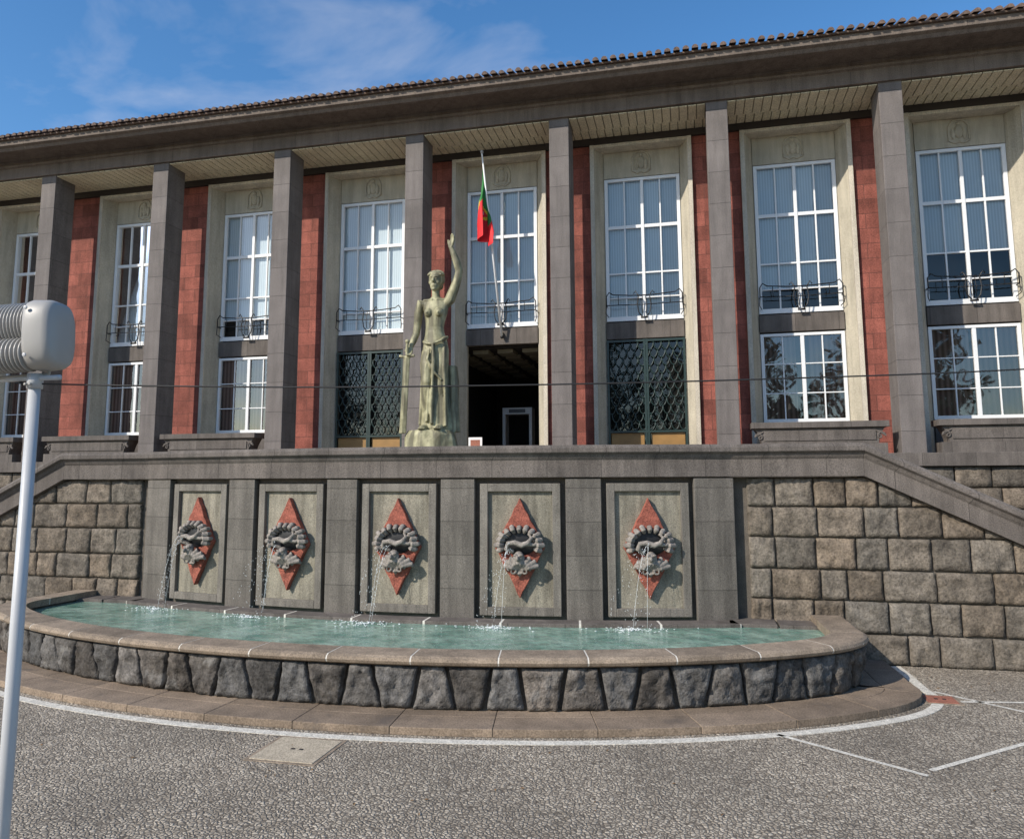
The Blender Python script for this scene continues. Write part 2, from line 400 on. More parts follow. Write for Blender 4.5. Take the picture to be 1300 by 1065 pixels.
while u<PB.L-.2:
    w=random.uniform(.46,.56)
    if PB.L-(u+w)<.35: w=PB.L-u
    wd=random.uniform(.045,.085)*(1 if k%2 else -1)
    block(mb,u+.012,u+w-.012,.095,.695,mpB,'bblock',depth=.115,wedge=wd,nu=13,nv=13,seed=random.uniform(0,60),gap=.014,cr=(.65,1.35)); u+=w;k+=1
mb.flush('basin_rough_blocks',ft)
mb=MB(); u=0
rimp=lambda z:[(-.36,.70+z),(.10,.70+z),(.17,.73+z),(.19,.77+z),(.17,.81+z),(.12,.835+z),(-.36,.835+z)]
while u<PB.L-.01:
    w=1.22
    if PB.L-(u+w)<.6: w=PB.L-u
    sweep(mb,PB,rimp(0),u+.011,u+w-.011,'rim',step=.16,col=random.uniform(.75,1.15)); u+=w
sweep(mb,PB,[(-.355,.705),(.10,.705),(.167,.732),(.187,.77),(.167,.808),(.119,.832),(-.355,.832)],0,PB.L,'joint',step=.16)
mb.flush('basin_rim',ft)
mb=MB()
ip=[]
for i in range(121):
    p,nn=PB.at(PB.L*i/120); ip.append((p.x-nn.x*.31,p.y-nn.y*.31))
vs=[(x,y,.66) for x,y in ip]+[(C,14.9,.66)]
mb.add(vs,[(i,i+1,121) for i in range(120)]+[(120,0,121)],'water')
mb.flush('water',ft)
PP=Path(outline(9.0,9.9,5.45,8.75))
mb=MB(); u=0
sweep(mb,PP,rect(-2.0,-.01,.0,.088),0,PP.L,'mortar',step=.25)
while u<PP.L-.01:
    w=1.35
    if PP.L-(u+w)<.7: w=PP.L-u
    sweep(mb,PP,rect(-.5,0,.0,.10),u+.004,u+w-.004,'apron',step=.25,col=random.uniform(.85,1.15))
    sweep(mb,PP,rect(-1.7,-.506,.0,.10),u+.004,u+w-.004,'apron',step=.25,col=random.uniform(.85,1.15)); u+=w
mb.flush('apron_step',ft,.008)
PW=Path(outline(9.12,10.02,5.57,8.87))
mb=MB(); sweep(mb,PW,rect(0,.15,-.05,.006),0,PW.L,'white_line',step=.25)
def strip(a,b,w,mat='white_line',z=.006):
    a=Vector(a);b=Vector(b);d=(b-a).normalized();n=Vector((-d.y,d.x))*w/2
    mb.quad((*(a-n),z),(*(b-n),z),(*(b+n),z),(*(a+n),z),mat)
strip((.95,10.80),(2.42,9.72),.07); strip((2.5,9.9),(5.2,12.25),.07); strip((3.5,13.4),(6.2,10.9),.07); strip((3.72,12.9),(4.75,13.08),.07)
mb.flush('paving_border')
mb=MB(); rl=random.Random(3)
for i in range(70):
    x=rl.uniform(-9,4.5); y=rl.uniform(7.2,10.0) if i%3 else rl.uniform(13.4,14.6)
    if y>13: x=rl.uniform(3.6,6)
    a=rl.random()*6.28; l=rl.uniform(.015,.035); dx,dy=math.cos(a)*l,math.sin(a)*l
    if y<10 and abs(x-C)<9.5 and y>15.1-5.75*math.sqrt(max(0,1-((x-C)/10.3)**2)): continue
    mb.add([(x-dx,y-dy,.01),(x+dy*.5,y-dx*.5,.018),(x+dx,y+dy,.012),(x-dy*.5,y+dx*.5,.02)],[(0,1,2,3)],'litter')
mb.flush('fallen_leaves')
for nm,(x,y,w,d),mt in (('manhole_cover',(-4.82,8.93,.82,.78),'lightcover'),('manhole_cover',(3.46,12.95,.42,.38),'redcover')):
    mb=MB(); mb.box(x-w/2,x+w/2,y-d/2,y+d/2,-.02,.014,mt); mb.box(x-w/2-.05,x+w/2+.05,y-d/2-.05,y+d/2+.05,-.02,.007,'rim')
    mb.box(x-.08,x-.03,y-.02,y+.02,.0,.02,'iron'); mb.box(x+.03,x+.08,y-.02,y+.02,.0,.02,'iron'); mb.flush(nm,bevel=.003)

# ------------------------------------------------------------ diamonds and shells
def remesh(ob,vox,smooth=True):
    r=ob.modifiers.new('rm','REMESH'); r.mode='VOXEL'; r.voxel_size=vox; r.use_smooth_shade=smooth
for ci,c in enumerate(centres):
    th=c/R; org=Vector((C+R*math.sin(th),YA+R-R*math.cos(th),2.0)); T=Matrix.Translation(org)@Matrix.Rotation(th,4,'Z')
    TS=T@Matrix.Diagonal((1.15,1.,1.1,1.))
    mb=MB()
    W,Hh=.47,.92
    cor=[(0,Hh),(-W,.0),(0,-Hh),(W,0)]; poly=[]
    for i in range(4):
        a=Vector(cor[i]);b=Vector(cor[(i+1)%4])
        for k in range(9):
            p=a.lerp(b,k/9); q=p*(1+ (.0 if k==0 else random.uniform(-.035,.02))); poly.append((q.x,q.y))
    mb.prism(poly,'y',-.17,-.052,'diamond')
    d=mb.flush('diamond',ft,.014); d.matrix_local=T
    mb=MB()
    mb.ell((0,-.17,.09),(.29,.04,.22),'iron',nu=20,nv=10)  # solid black ellipsoid: shade of the shell's hollow put in as colour, not iron
    cv=mb.flush('shell_cavity_shade',ft); cv.matrix_local=TS
    mb=MB()
    for i in range(13):
        a=math.radians(-20+220*i/12); ca,sa=math.cos(a),math.sin(a)
        lip=.37+(.012 if i%2 else -.012)
        mb.tube([(ca*lip*1.0,-.15,.06+sa*lip*.80),(ca*lip,-.25,.06+sa*lip*.80),(ca*.315,-.30,.06+sa*.255),(ca*.27,-.25,.06+sa*.215),(ca*.25,-.16,.06+sa*.20)],[.036,.044,.042,.03,.02],'shell',n=8)
    for i in range(8):
        b=math.radians(12+156*i/7); L=.30 if i<5 else .24
        p0=Vector((.02,-.24,-.36))
        e=Vector((math.cos(b)*L,-.34+.09*abs(math.cos(b)),-.33+math.sin(b)*.20))
        mb.tube([p0,(p0+e)/2+Vector((0,-.08,.01)),e,e+Vector((math.cos(b)*.03,.03,-.05))],[.02,.036,.046,.02],'shell',n=8)
    mb.ell((.0,-.32,-.14),(.085,.10,.10),'shell'); mb.ell((-.01,-.43,-.16),(.03,.06,.045),'shell')
    for sg in (-1,1):
        mb.ell((sg*.045,-.40,-.10),(.035,.035,.022),'shell')
    mb.tube([(-.10,-.24,-.06),(-.20,-.32,.0),(-.17,-.36,.09),(-.06,-.36,.10),(.05,-.36,.06),(.15,-.36,.10),(.21,-.32,.18),(.15,-.28,.23)],[.04,.045,.04,.045,.05,.04,.03,.012],'shell',n=8)
    mb.tube([(.12,-.33,.08),(.25,-.3,.06),(.33,-.27,.12)],[.04,.03,.01],'shell',n=8)
    for sg in (-1,1):
        sc=[]
        for i in range(13):
            a=i/12*math.pi*2.2; rr=.085*(1-i/16)
            sc.append((sg*(.10+rr*math.cos(a)*.9),-.27-.004*i,-.37+rr*math.sin(a)))
        mb.tube(sc,[.026-.001*i for i in range(13)],'shell',n=7)
    mb.tube([(0,-.2,-.36),(0,-.25,-.42),(0,-.2,-.47)],[.06,.05,.015],'shell',n=8)
    sh=mb.flush('scallop_shell_mask',ft); sh.matrix_local=TS; remesh(sh,.010)
    mb=MB()
    for j in range(5):
        x0=random.uniform(-.20,-.02); vx=random.uniform(-.35,-.05)-.14*j; vy=random.uniform(.15,.6); z0=random.uniform(-.05,.12)
        pts=[]
        for i in range(12):
            t=i/11; pts.append((x0+vx*t*.8,-.40-vy*t*.6,z0+.12*t-(1.46+z0)*t*t))
        for i in range(26):
            t=random.random()**.6; mb.ell((x0+vx*t*.8+random.gauss(0,.03),-.40-vy*t*.6+random.gauss(0,.03),z0+.12*t-(1.46+z0)*t*t),(.0042,.0042,.010),'spray',nu=5,nv=4)
        if j<2: mb.tube(pts,.0022,'spray',n=5)
    for i in range(120):
        r=abs(random.gauss(0,.22)); a=random.random()*6.283
        mb.ell((-.40+r*math.cos(a)*1.9,-.80+r*math.sin(a)*.8,-1.338+abs(random.gauss(0,.014))),(.018*random.uniform(.4,1.6),.012,.005),'spray',nu=6,nv=4)
    jt=mb.flush('water_jet',ft); jt.matrix_local=T

# ------------------------------------------------------------ building
bd=empty('courthouse_building',(0,0,0))
s_=4.342; CX=[-3.41+s_*k for k in range(-6,5)]; bays=[(CX[i]+CX[i+1])/2 for i in range(10)]
XL,XR=CX[0]-1.2,CX[-1]+1.2
mb=MB()
for x in CX: mb.box(x-.28,x+.28,20.4,21.23,3.86,13.47,'column')
mb.flush('columns',bd,.012)
mb=MB()
prof=[(20.32,13.44),(20.32,13.80),(20.24,13.83),(20.24,13.90),(20.30,13.93),(20.30,14.04),(19.62,14.10),(19.56,13.98),(19.46,13.98),(19.40,14.06),(19.30,14.10),(19.30,14.26),(21.3,14.30),(21.3,13.44)]
mb.prism(prof,'x',XL-.8,XR+.8,'beam')
mb.flush('cornice',bd,.008)
mb=MB()
mb.prism([(19.22,14.265),(19.22,14.31),(34,19.),(34,14.3)],'x',XL-1,XR+1,'tile')
x=XL-1
while x<XR+1:
    n=7;vs=[]
    jz=random.uniform(-.012,.012)
    for (yy,zz) in ((19.12+random.uniform(-.02,.02),14.33+jz),(21.5,14.33+2.38*.317)):
        for i in range(n):
            a=math.pi*i/(n-1); vs.append((x+.1+.085*math.cos(a),yy,zz-.02+.10*math.sin(a)))
    fs=[(i,i+1,n+i+1,n+i) for i in range(n-1)]+[tuple(range(n))]
    mb.add(vs,fs,'tile',False,random.uniform(.8,1.2)); x+=.235
mb.flush('roof_tiles',bd)
mb=MB()
mb.box(XL,XR,21.3,22.0,13.50,14.2,'dark')
x=XL
pw=.235
while x<XR:
    mb.box(x+.014,x+pw-.014,21.302,22.02,13.452,13.498,'soffit'); x+=pw
mb.box(XL,XR,21.302,22.02,13.485,13.4985,'soffitd')
mb.flush('soffit',bd)
mb=MB(); x=XL
for i in range(10):
    a,b=CX[i]+.285,CX[i+1]-.285; n=int((b-a)/pw); st=(b-a)/n
    for k in range(n): mb.box(a+k*st+.014,a+(k+1)*st-.014,20.42,21.30,13.395,13.438,'soffit')
    mb.box(a,b,20.42,21.30,13.42,13.4385,'soffitd')
mb.flush('soffit_panels',bd)
mb=MB()
edges=[XL]
for c in bays: edges+= [c-1.485,c+1.485]
edges.append(XR)
for i in range(0,len(edges),2): mb.box(edges[i],edges[i+1],22.05,22.6,3.3,13.25,'red')
mb.flush('red_wall_panels',bd)
mb=MB(); mb.box(XL,XR,21.93,22.6,13.25,13.49,'darkbrown'); mb.flush('wall_head_beam',bd)
mb=MB(); mbf=MB(); mbi=MB(); mbg=MB(); mbb=MB(); mbr=MB(); mbk=MB(); mbp=MB(); mbm=MB()
def bar(m,x0,x1,z0,z1,y=22.46,d=.06,mat='white'): m.box(x0,x1,y,y+d,z0,z1,mat)
for bi,c in enumerate(bays):
    portal=bi in (4,5,6) and abs(c-C)<4.5
    door=abs(c-C)<.1
    zb=3.3
    for sg in (-1,1):
        a,b=sorted((c+sg*1.37,c+sg*1.49)); mb.box(a,b,21.93,22.6,zb,13.24,'pale')
        mb.add([(c+sg*1.368,21.99,zb),(c+sg*1.368,21.99,13.18),(c+sg*1.13,22.44,13.18),(c+sg*1.13,22.44,zb)],[(0,1,2,3)],'beige')
        a,b=sorted((c+sg*1.13,c+sg*1.37)); mb.box(a,b,22.445,22.6,zb,13.18,'beige')
    mb.box(c-1.368,c+1.368,21.94,22.6,13.14,13.238,'pale')
    mb.box(c-1.128,c+1.128,22.40,22.6,12.32,13.139,'beige')
    ex=c+0.0
    em=[]
    for i in range(25):
        a=i/24*math.pi; em.append((ex+.26*math.cos(a),22.39,12.80+.30*math.sin(a)))
    mbm.tube([(ex+.26,22.39,12.5)]+em+[(ex-.26,22.39,12.5),(ex-.1,22.39,12.42),(ex,22.39,12.47),(ex+.1,22.39,12.42),(ex+.26,22.39,12.5)],.03,'beige',n=6)
    mbm.ell((ex,22.39,12.75),(.11,.06,.2),'beige'); mbm.ell((ex,22.385,12.98),(.06,.05,.06),'beige')
    mbm.ell((ex-.14,22.39,12.7),(.06,.05,.17),'beige'); mbm.ell((ex+.14,22.39,12.7),(.06,.05,.17),'beige')
    mbk.box(c-1.128,c+1.128,22.36,22.6,7.36,7.86,'trim')
    z0,z1=7.9,12.3; bar(mbf,c-1.12,c-1.02,z0,z1,22.40,.1); bar(mbf,c+1.02,c+1.12,z0,z1,22.40,.1); bar(mbf,c-1.02,c+1.02,z1-.09,z1,22.402,.1); bar(mbf,c-1.02,c+1.02,z0,z0+.14,22.402,.1)
    bar(mbf,c-.045,c+.045,z0+.14,z1-.09,22.41,.09)
    for x in (-.53,.53): bar(mbf,c+x-.022,c+x+.022,z0+.14,z1-.09,22.43,.06)
    for z,w in ((10.78,.05),(9.35,.025),(8.6,.02)):
        for (a,b) in ((-1.02,-.552),(-.508,-.045),(.045,.508),(.552,1.02)): bar(mbf,c+a,c+b,z-w,z+w,22.425,.07)
    mbg.quad((c-1.05,22.47,z0),(c+1.05,22.47,z0),(c+1.05,22.47,z1),(c-1.05,22.47,z1),'glass')
    zbl={8:9.35,7:8.6,6:8.05}.get(bi,random.choice([8.0,8.0,8.6]))
    for (a,b) in ((-1.05,-.5),(-.5,0),(0,.5),(.5,1.05)):
        sh=random.uniform(.86,1.04); yb=22.54+random.uniform(0,.03)
        mbb.quad((c+a,yb,zbl),(c+b,yb,zbl),(c+b,yb,z1),(c+a,yb,z1),'blind',col=sh)
    y=22.2
    mbr.tube([(c-1.1,22.4,8.35),(c-1.1,y,8.35),(c-1.1,y,8.62),(c-1.02,y,8.74),(c-.9,y,8.66),(c-.4,y,8.62),(c,y,8.61),(c+.4,y,8.62),(c+.9,y,8.66),(c+1.02,y,8.74),(c+1.1,y,8.62),(c+1.1,y,8.35),(c+1.1,22.4,8.35)],.018,'iron',n=6)
    mbr.tube([(c-1.1,y,8.35),(c,y,8.33),(c+1.1,y,8.35)],.014,'iron',n=6)
    for x in (-.75,.75): mbr.tube([(c+x,y,8.34),(c+x,y,8.64)],.01,'iron',n=5)
    for sg in (-1,1):
        mbr.tube([(c+sg*.03,y,7.93),(c+sg*.16,y,8.1),(c+sg*.20,y,8.33),(c+sg*.16,y,8.6),(c+sg*.25,y,8.74),(c+sg*.30,y,8.66)],.018,'iron',n=6)
        mbr.tube([(c+sg*.05,y,8.05),(c+sg*.07,y,8.3),(c+sg*.04,y,8.62)],.01,'iron',n=5)
        mbr.tube([(c+sg*1.1,y,8.35),(c+sg*1.12,y,8.1),(c+sg*1.05,22.35,8.02)],.014,'iron',n=5)
    mbr.tube([(c-.1,y,7.95),(c+.1,y,7.95)],.03,'iron',n=6)
    if not portal:
        z0,z1=4.80,7.32
        bar(mbf,c-1.12,c-1.03,z0,z1,22.40,.1); bar(mbf,c+1.03,c+1.12,z0,z1,22.40,.1); bar(mbf,c-1.03,c+1.03,z1-.08,z1,22.402,.1); bar(mbf,c-1.03,c+1.03,z0,z0+.1,22.402,.1)
        bar(mbf,c-.05,c+.05,z0+.1,z1-.08,22.41,.09)
        for x in (-.53,.53): bar(mbf,c+x-.018,c+x+.018,z0+.1,z1-.08,22.43,.06)
        for z in (6.45,5.62):
            for (a,b) in ((-1.03,-.548),(-.512,-.05),(.05,.512),(.548,1.03)): bar(mbf,c+a,c+b,z-.016,z+.016,22.435,.05)
        mbg.quad((c-1.05,22.47,z0),(c+1.05,22.47,z0),(c+1.05,22.47,z1),(c-1.05,22.47,z1),'glassd')
        g=random.uniform(.0,.2)
        for (a,b) in ((-1.05,-g),(g,1.05)): mbb.quad((c+a,22.56,z0),(c+b,22.56,z0),(c+b,22.56,z1),(c+a,22.56,z1),'curtain',col=random.uniform(.8,1.15))
        mbk.box(c-1.128,c+1.128,22.34,22.6,zb,4.79,'trim')
        w=1.62
        mbp.box(c-w,c+w,20.30,20.95,4.52,4.67,'trim')
        P=[]
        for i in range(9):
            t=i/8; P.append((w-.08-.16*math.sin(t*math.pi/2), 4.52-.40*t))
        poly=[(c+a,b) for a,b in P]+[(c-a,b) for a,b in reversed(P)]
        mbp.prism(poly,'y',20.40,20.88,'trim')
        for sg in (-1,1):
            sc=[(c+sg*(w-.30),20.39,4.44)]+[(c+sg*(w-.17-.005*i+.10*(1-i/14)*math.cos(i/12*6.28*1.3)),20.385,4.30+.10*(1-i/14)*math.sin(i/12*6.28*1.3)) for i in range(13)]
            mbp.tube(sc,.022,'trim',n=6)
        mbp.box(c-w+.3,c+w-.3,20.375,20.399,4.2,4.46,'trim')
        mbp.box(c-w+.05,c+w-.05,20.36,20.9,3.862,4.118,'trim')
    elif not door:
        gw=1.13; g0,g1=3.3,7.33; y=22.36
        for x in (-gw+.03,-.035,.035,gw-.03): mbm.box(c+x-.03,c+x+.03,y-.02,y+.03,g0,g1,'grille')
        for z in (g1-.04,4.62): mbm.box(c-gw,c+gw,y-.024,y+.026,z-.03,z+.03,'grille')
        nx=10; cw=2*gw/nx; z=4.90; r=0; rh=.235
        while z<g1:
            off=cw/2 if r%2 else 0
            for i in range(nx+(0 if r%2==0 else -1)):
                xc=c-gw+cw*(i+.5)+off
                mbm.tube([(xc+cw*.5*math.cos(a),y,z+rh*math.sin(a)) for a in np.linspace(math.pi,2*math.pi,9)],.017,'grille',n=5)
            z+=rh; r+=1
        mbg.quad((c-1.12,22.5,g0),(c+1.12,22.5,g0),(c+1.12,22.5,g1),(c-1.12,22.5,g1),'glassg')
        mbm.box(c-1.05,c-.1,22.42,22.45,3.9,4.58,'wood'); mbm.box(c+.1,c+1.05,22.42,22.45,3.9,4.58,'wood')
mb.flush('window_surrounds',bd); mbf.flush('window_frames',bd,.006); mbg.flush('window_glass',bd); mbb.flush('blinds',bd); mbr.flush('balcony_rails',bd); mbk.flush('spandrels',bd,.008); mbp.flush('stone_planters',bd,.015); mbm.flush('emblems_and_grilles',bd)
mb=MB()
for c in bays:
    door=abs(c-C)<.1
    if door: continue
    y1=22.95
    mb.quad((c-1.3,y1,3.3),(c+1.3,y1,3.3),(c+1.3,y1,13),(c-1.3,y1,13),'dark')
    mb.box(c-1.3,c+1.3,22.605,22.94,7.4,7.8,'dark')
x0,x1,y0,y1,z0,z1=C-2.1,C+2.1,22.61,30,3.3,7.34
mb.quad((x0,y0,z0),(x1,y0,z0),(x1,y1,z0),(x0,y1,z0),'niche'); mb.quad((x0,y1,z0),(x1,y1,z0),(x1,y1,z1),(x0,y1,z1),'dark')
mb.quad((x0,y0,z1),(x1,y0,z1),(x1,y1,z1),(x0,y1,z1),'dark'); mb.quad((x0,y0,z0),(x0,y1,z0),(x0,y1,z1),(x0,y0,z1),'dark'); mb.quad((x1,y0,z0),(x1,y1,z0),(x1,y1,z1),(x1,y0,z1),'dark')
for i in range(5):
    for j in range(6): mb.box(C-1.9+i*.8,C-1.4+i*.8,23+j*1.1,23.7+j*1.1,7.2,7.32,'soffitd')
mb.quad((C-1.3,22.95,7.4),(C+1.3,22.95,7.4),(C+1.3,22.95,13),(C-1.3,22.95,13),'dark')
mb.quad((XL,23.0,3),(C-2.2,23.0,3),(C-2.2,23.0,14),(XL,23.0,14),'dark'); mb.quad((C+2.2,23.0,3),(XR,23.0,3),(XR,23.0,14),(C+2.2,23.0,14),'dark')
mb.box(XL,XL+.3,22.61,34,0,14.2,'beige'); mb.box(XR-.3,XR,22.61,34,0,14.2,'beige'); mb.box(XL,XR,34.0,34.3,0,14.2,'beige')
mb.flush('interior',bd)
mb=MB()
mb.box(XL,xL,19.98,20.38,3.54,3.858,'trim'); mb.box(xR,XR,19.98,20.38,3.54,3.858,'trim')
mb.box(xL,bays[4]-2.3,20.02,20.38,3.09,3.858,'trim'); mb.box(bays[6]+2.3,xR,20.02,20.38,3.09,3.858,'trim')
mb.box(XL,XR,20.381,22.6,3.0,3.28,'trim')
mb.box(XL,bays[4]-2.3,20.382,22.3,3.281,3.856,'trim'); mb.box(bays[6]+2.3,XR,20.382,22.3,3.281,3.856,'trim')
for x in CX[4:8]: mb.box(x-.4,x+.4,20.30,21.33,3.282,3.858,'trim')
mb.box(XL,XR,20.2,20.38,0,3.0,'mortar')
mb.flush('podium',bd,.012)
mb=MB()
for sg in (-1,1):
    lim=(XR-C) if sg>0 else (C-XL)
    for r in range(7):
        z0=r*.505; u=8.6
        while u<lim:
            w=min(random.uniform(.5,1.0),lim-u)
            if w>.15 and (z0>.8 or u>12): block(mb,u,u+w,z0,z0+.505,(lambda uu,vv,d,sg=sg:(C+sg*uu,20.15-d,vv)),'block',nu=8,nv=6,seed=random.uniform(0,50))
            u+=w+.001
mb.flush('podium_blocks',bd)

# ------------------------------------------------------------ security scanner, sign
mb=MB(); y=24.6; x0=-5.62
mb.box(x0-.5,x0-.40,y,y+.5,3.3,5.4,'lampgrey'); mb.box(x0+.40,x0+.5,y,y+.5,3.3,5.4,'lampgrey'); mb.box(x0-.5,x0+.5,y,y+.5,5.4,5.62,'lampgrey'); mb.box(x0-.28,x0+.28,y-.01,y,5.45,5.57,'iron')
mb.flush('security_scanner',bevel=.02)
mb=MB(); mb.box(-6.2,-5.8,20.9,20.93,3.95,4.45,'paper'); mb.box(-6.14,-5.86,20.896,20.9,4.2,4.38,'redcover'); mb.box(-6.14,-5.86,20.896,20.9,4.02,4.14,'niche'); mb.tube([(-6.0,20.94,3.09),(-6.0,20.94,4.0)],.02,'iron'); mb.box(-6.2,-5.8,20.8,21.1,3.09,3.11,'iron'); mb.flush('notice_sign')

# ------------------------------------------------------------ statue
st=empty('bronze_statue',(-5.47,15.85,4.31))
mb=MB(); B='bronze'
fold=lambda a,z:(.045*math.cos(9*a+z*1.2)+.03*math.cos(15*a-z*2))*max(0,min(1,(2.0-z)/1.2))
mb.loft([(.0,.0,.05,.35,.24),(.0,.0,.3,.33,.22),(-.0,0,.8,.29,.20),(.0,.0,1.2,.285,.21),(.0,.02,1.55,.30,.215),(.0,.02,1.8,.30,.22),(-.01,.02,2.05,.255,.19),(-.02,.0,2.2,.21,.16)],B,n=64,fold=fold)
mb.tube([(-.27+.0,-.02,2.0),(-.15,-.2,1.93),(.02,-.25,1.90),(.2,-.2,1.98),(.27,0,2.08),(.15,.2,2.08),(-.1,.22,2.05),(-.27,-.02,2.0)],.035,B)
mb.tube([(.02,-.25,1.9),(.05,-.27,1.5),(.03,-.27,1.1),(.0,-.25,.6),(.02,-.27,.15)],[.03,.045,.03,.05,.04],B)
mb.tube([(.24,-.1,1.9),(.25,-.16,1.4),(.28,-.16,.8),(.30,-.16,.1)],[.03,.04,.03,.045],B)
mb.tube([(-.05,-.24,1.8),(-.14,-.27,1.3),(-.06,-.25,.9),(-.1,-.24,.2)],[.02,.03,.03,.04],B)
mb.tube([(-.22,-.12,1.9),(-.1,-.26,1.55),(.08,-.26,1.25),(.22,-.2,1.1)],[.02,.03,.03,.02],B)
mb.tube([(-.27,-.06,1.6),(-.26,-.14,1.),(-.3,-.12,.15)],[.02,.03,.035],B)
mb.tube([(-.13,-.03,1.75),(-.14,-.12,1.45),(-.13,-.2,1.05),(-.15,-.14,.7),(-.16,-.06,.15)],[.17,.165,.115,.115,.075],B,n=14)
mb.tube([(.14,.0,1.75),(.15,-.05,1.4),(.15,-.09,1.0),(.15,-.04,.7),(.16,.02,.15)],[.165,.16,.115,.11,.075],B,n=14)
for x,y in ((-.17,-.2),(.17,-.16)):
    mb.ell((x,y,.07),(.085,.2,.07),B)
    for t in range(5): mb.ell((x-.065+.032*t,y-.19+.012*abs(t-1),.045),(.02,.05,.025),B,nu=8,nv=6)
mb.loft([(-.02,.02,1.9,.27,.19),(-.02,.01,2.1,.23,.17),(-.02,.0,2.3,.205,.15),(-.01,-.0,2.45,.225,.16),(0,0,2.6,.26,.175),(0,.01,2.75,.29,.175),(0,.02,2.87,.29,.145),(0,.03,2.95,.20,.11),(0,.02,3.0,.10,.09)],B,n=36)
for sg in (-1,1):
    mb.ell((sg*.125,-.14,2.62),(.095,.095,.10),B); mb.ell((sg*.13,-.235,2.61),(.018,.02,.018),B,nu=8,nv=6)
    mb.tube([(sg*.04,-.1,2.92),(sg*.28,-.03,2.93)],[.025,.03],B)
mb.tube([(0,.02,2.88),(0,.0,3.05),(0,-.01,3.2)],[.105,.09,.09],B,n=14)
mb.ell((0,.0,3.37),(.155,.19,.22),B,nu=24,nv=16); mb.ell((0,-.06,3.24),(.11,.125,.125),B,nu=18,nv=12)
mb.tube([(0,-.17,3.42),(0,-.215,3.33),(0,-.19,3.31)],[.02,.032,.03],B)
mb.tube([(-.1,-.155,3.43),(-.04,-.19,3.43),(0,-.18,3.43),(.04,-.19,3.43),(.1,-.155,3.43)],.02,B)
for sg in (-1,1):
    mb.ell((sg*.06,-.165,3.385),(.028,.02,.016),B,nu=10,nv=7); mb.ell((sg*.155,.0,3.35),(.02,.035,.055),B,nu=8,nv=6); mb.ell((sg*.07,-.13,3.30),(.05,.04,.045),B)
mb.ell((0,-.175,3.235),(.048,.022,.014),B,nu=12,nv=6); mb.ell((0,-.17,3.21),(.04,.022,.014),B,nu=12,nv=6); mb.ell((0,-.15,3.155),(.045,.04,.035),B)
mb.ell((0,.06,3.42),(.18,.19,.20),B,nu=20,nv=12); mb.ell((0,.2,3.3),(.11,.09,.1),B)
for i in range(11):
    a=math.radians(-80+16*i); mb.tube([(math.sin(a)*.14,-.13,3.47+.05*math.cos(a)),(math.sin(a)*.18,-.02,3.50+.10*math.cos(a)),(math.sin(a)*.14,.16,3.44+.08*math.cos(a))],[.022,.03,.02],B,n=6)
mb.tube([(.22,.03,2.83),(.32,.02,2.93),(.41,.02,3.15),(.50,.01,3.38),(.54,.0,3.56),(.50,-.03,3.74),(.43,-.05,3.93),(.36,-.06,4.12)],[.11,.12,.11,.093,.084,.087,.07,.05],B,n=16)
def hand(o,d,side,nrm,curl,sc=1.):
    o=Vector(o);d=Vector(d).normalized();side=Vector(side).normalized();nrm=Vector(nrm).normalized()
    for k in range(4):
        b=o+side*(.036*(k-1.5))*sc; mb.tube([o+side*.02*(k-1.5)*sc,b+d*.15*sc],[.034*sc,.028*sc],B,n=8)
        L=(.13,.16,.15,.11)[k]*sc; q=b+d*.15*sc; p1=q+d*L*.5+nrm*curl*.25*L; p2=p1+d*L*.32*(1-curl*.5)+nrm*curl*.6*L; p3=p2+d*L*.2*(1-curl)+nrm*curl*.5*L
        mb.tube([q,p1,p2,p3],[.023*sc,.021*sc,.018*sc,.013*sc],B,n=8)
    t0=o-side*.05*sc+d*.03*sc; mb.tube([t0,t0-side*.05*sc+d*.07*sc+nrm*.02,t0-side*.06*sc+d*.14*sc+nrm*.04],[.028*sc,.024*sc,.016*sc],B,n=8)
hand((.355,-.06,4.1),(.25,.0,.97),(.8,-.6,-.2),(-.5,-.8,.1),.25,1.05)
mb.tube([(-.24,.03,2.83),(-.34,.02,2.88),(-.42,.04,2.65),(-.45,.06,2.38),(-.47,.04,2.2),(-.50,-.05,2.02),(-.53,-.14,1.86)],[.11,.12,.10,.085,.08,.074,.053],B,n=16)
hand((-.53,-.14,1.88),(-.05,-.35,-.9),(.95,.1,-.1),(.1,-.5,.1),.55,.95)
sw=[(-.57,-.25,1.92),(-.575,-.25,1.66)]
mb.tube(sw,[.035,.032],B); mb.ell((-.565,-.25,1.98),(.055,.05,.05),B)
mb.tube([(-.75,-.25,1.66),(-.6,-.25,1.63),(-.4,-.25,1.66)],[.035,.03,.035],B)
mb.add([(-.66,-.25,1.62),(-.575,-.29,1.62),(-.49,-.25,1.62),(-.575,-.21,1.62),(-.74,-.25,-.05),(-.66,-.29,-.05),(-.56,-.25,-.05),(-.66,-.21,-.05)],[(0,1,2,3),(7,6,5,4),(0,4,5,1),(1,5,6,2),(2,6,7,3),(3,7,4,0)],B)
mb.loft([(.36,.14,-.02,.17,.14),(.36,.14,.6,.15,.12),(.37,.14,1.1,.13,.11),(.36,.12,1.45,.10,.09)],B,n=32,fold=lambda a,z:.1*math.cos(6*a+z*3))
def rock(a,z): return .10*noise.noise(Vector((math.cos(a)*2,math.sin(a)*2,z*4)))
mb.loft([(-.08,0,-.36,.62,.44),(-.08,0,-.2,.58,.42),(-.09,0,-.08,.56,.40),(-.1,0,.02,.50,.36)],B,n=32,fold=rock)
so=mb.flush('figure',st); remesh(so,.013)
sm=so.modifiers.new('s','SMOOTH'); sm.factor=.5; sm.iterations=1
mb=MB(); mb.box(-.75,.62,-.5,.5,-1.23,-.35,'trim'); mb.flush('pedestal',st,.02)

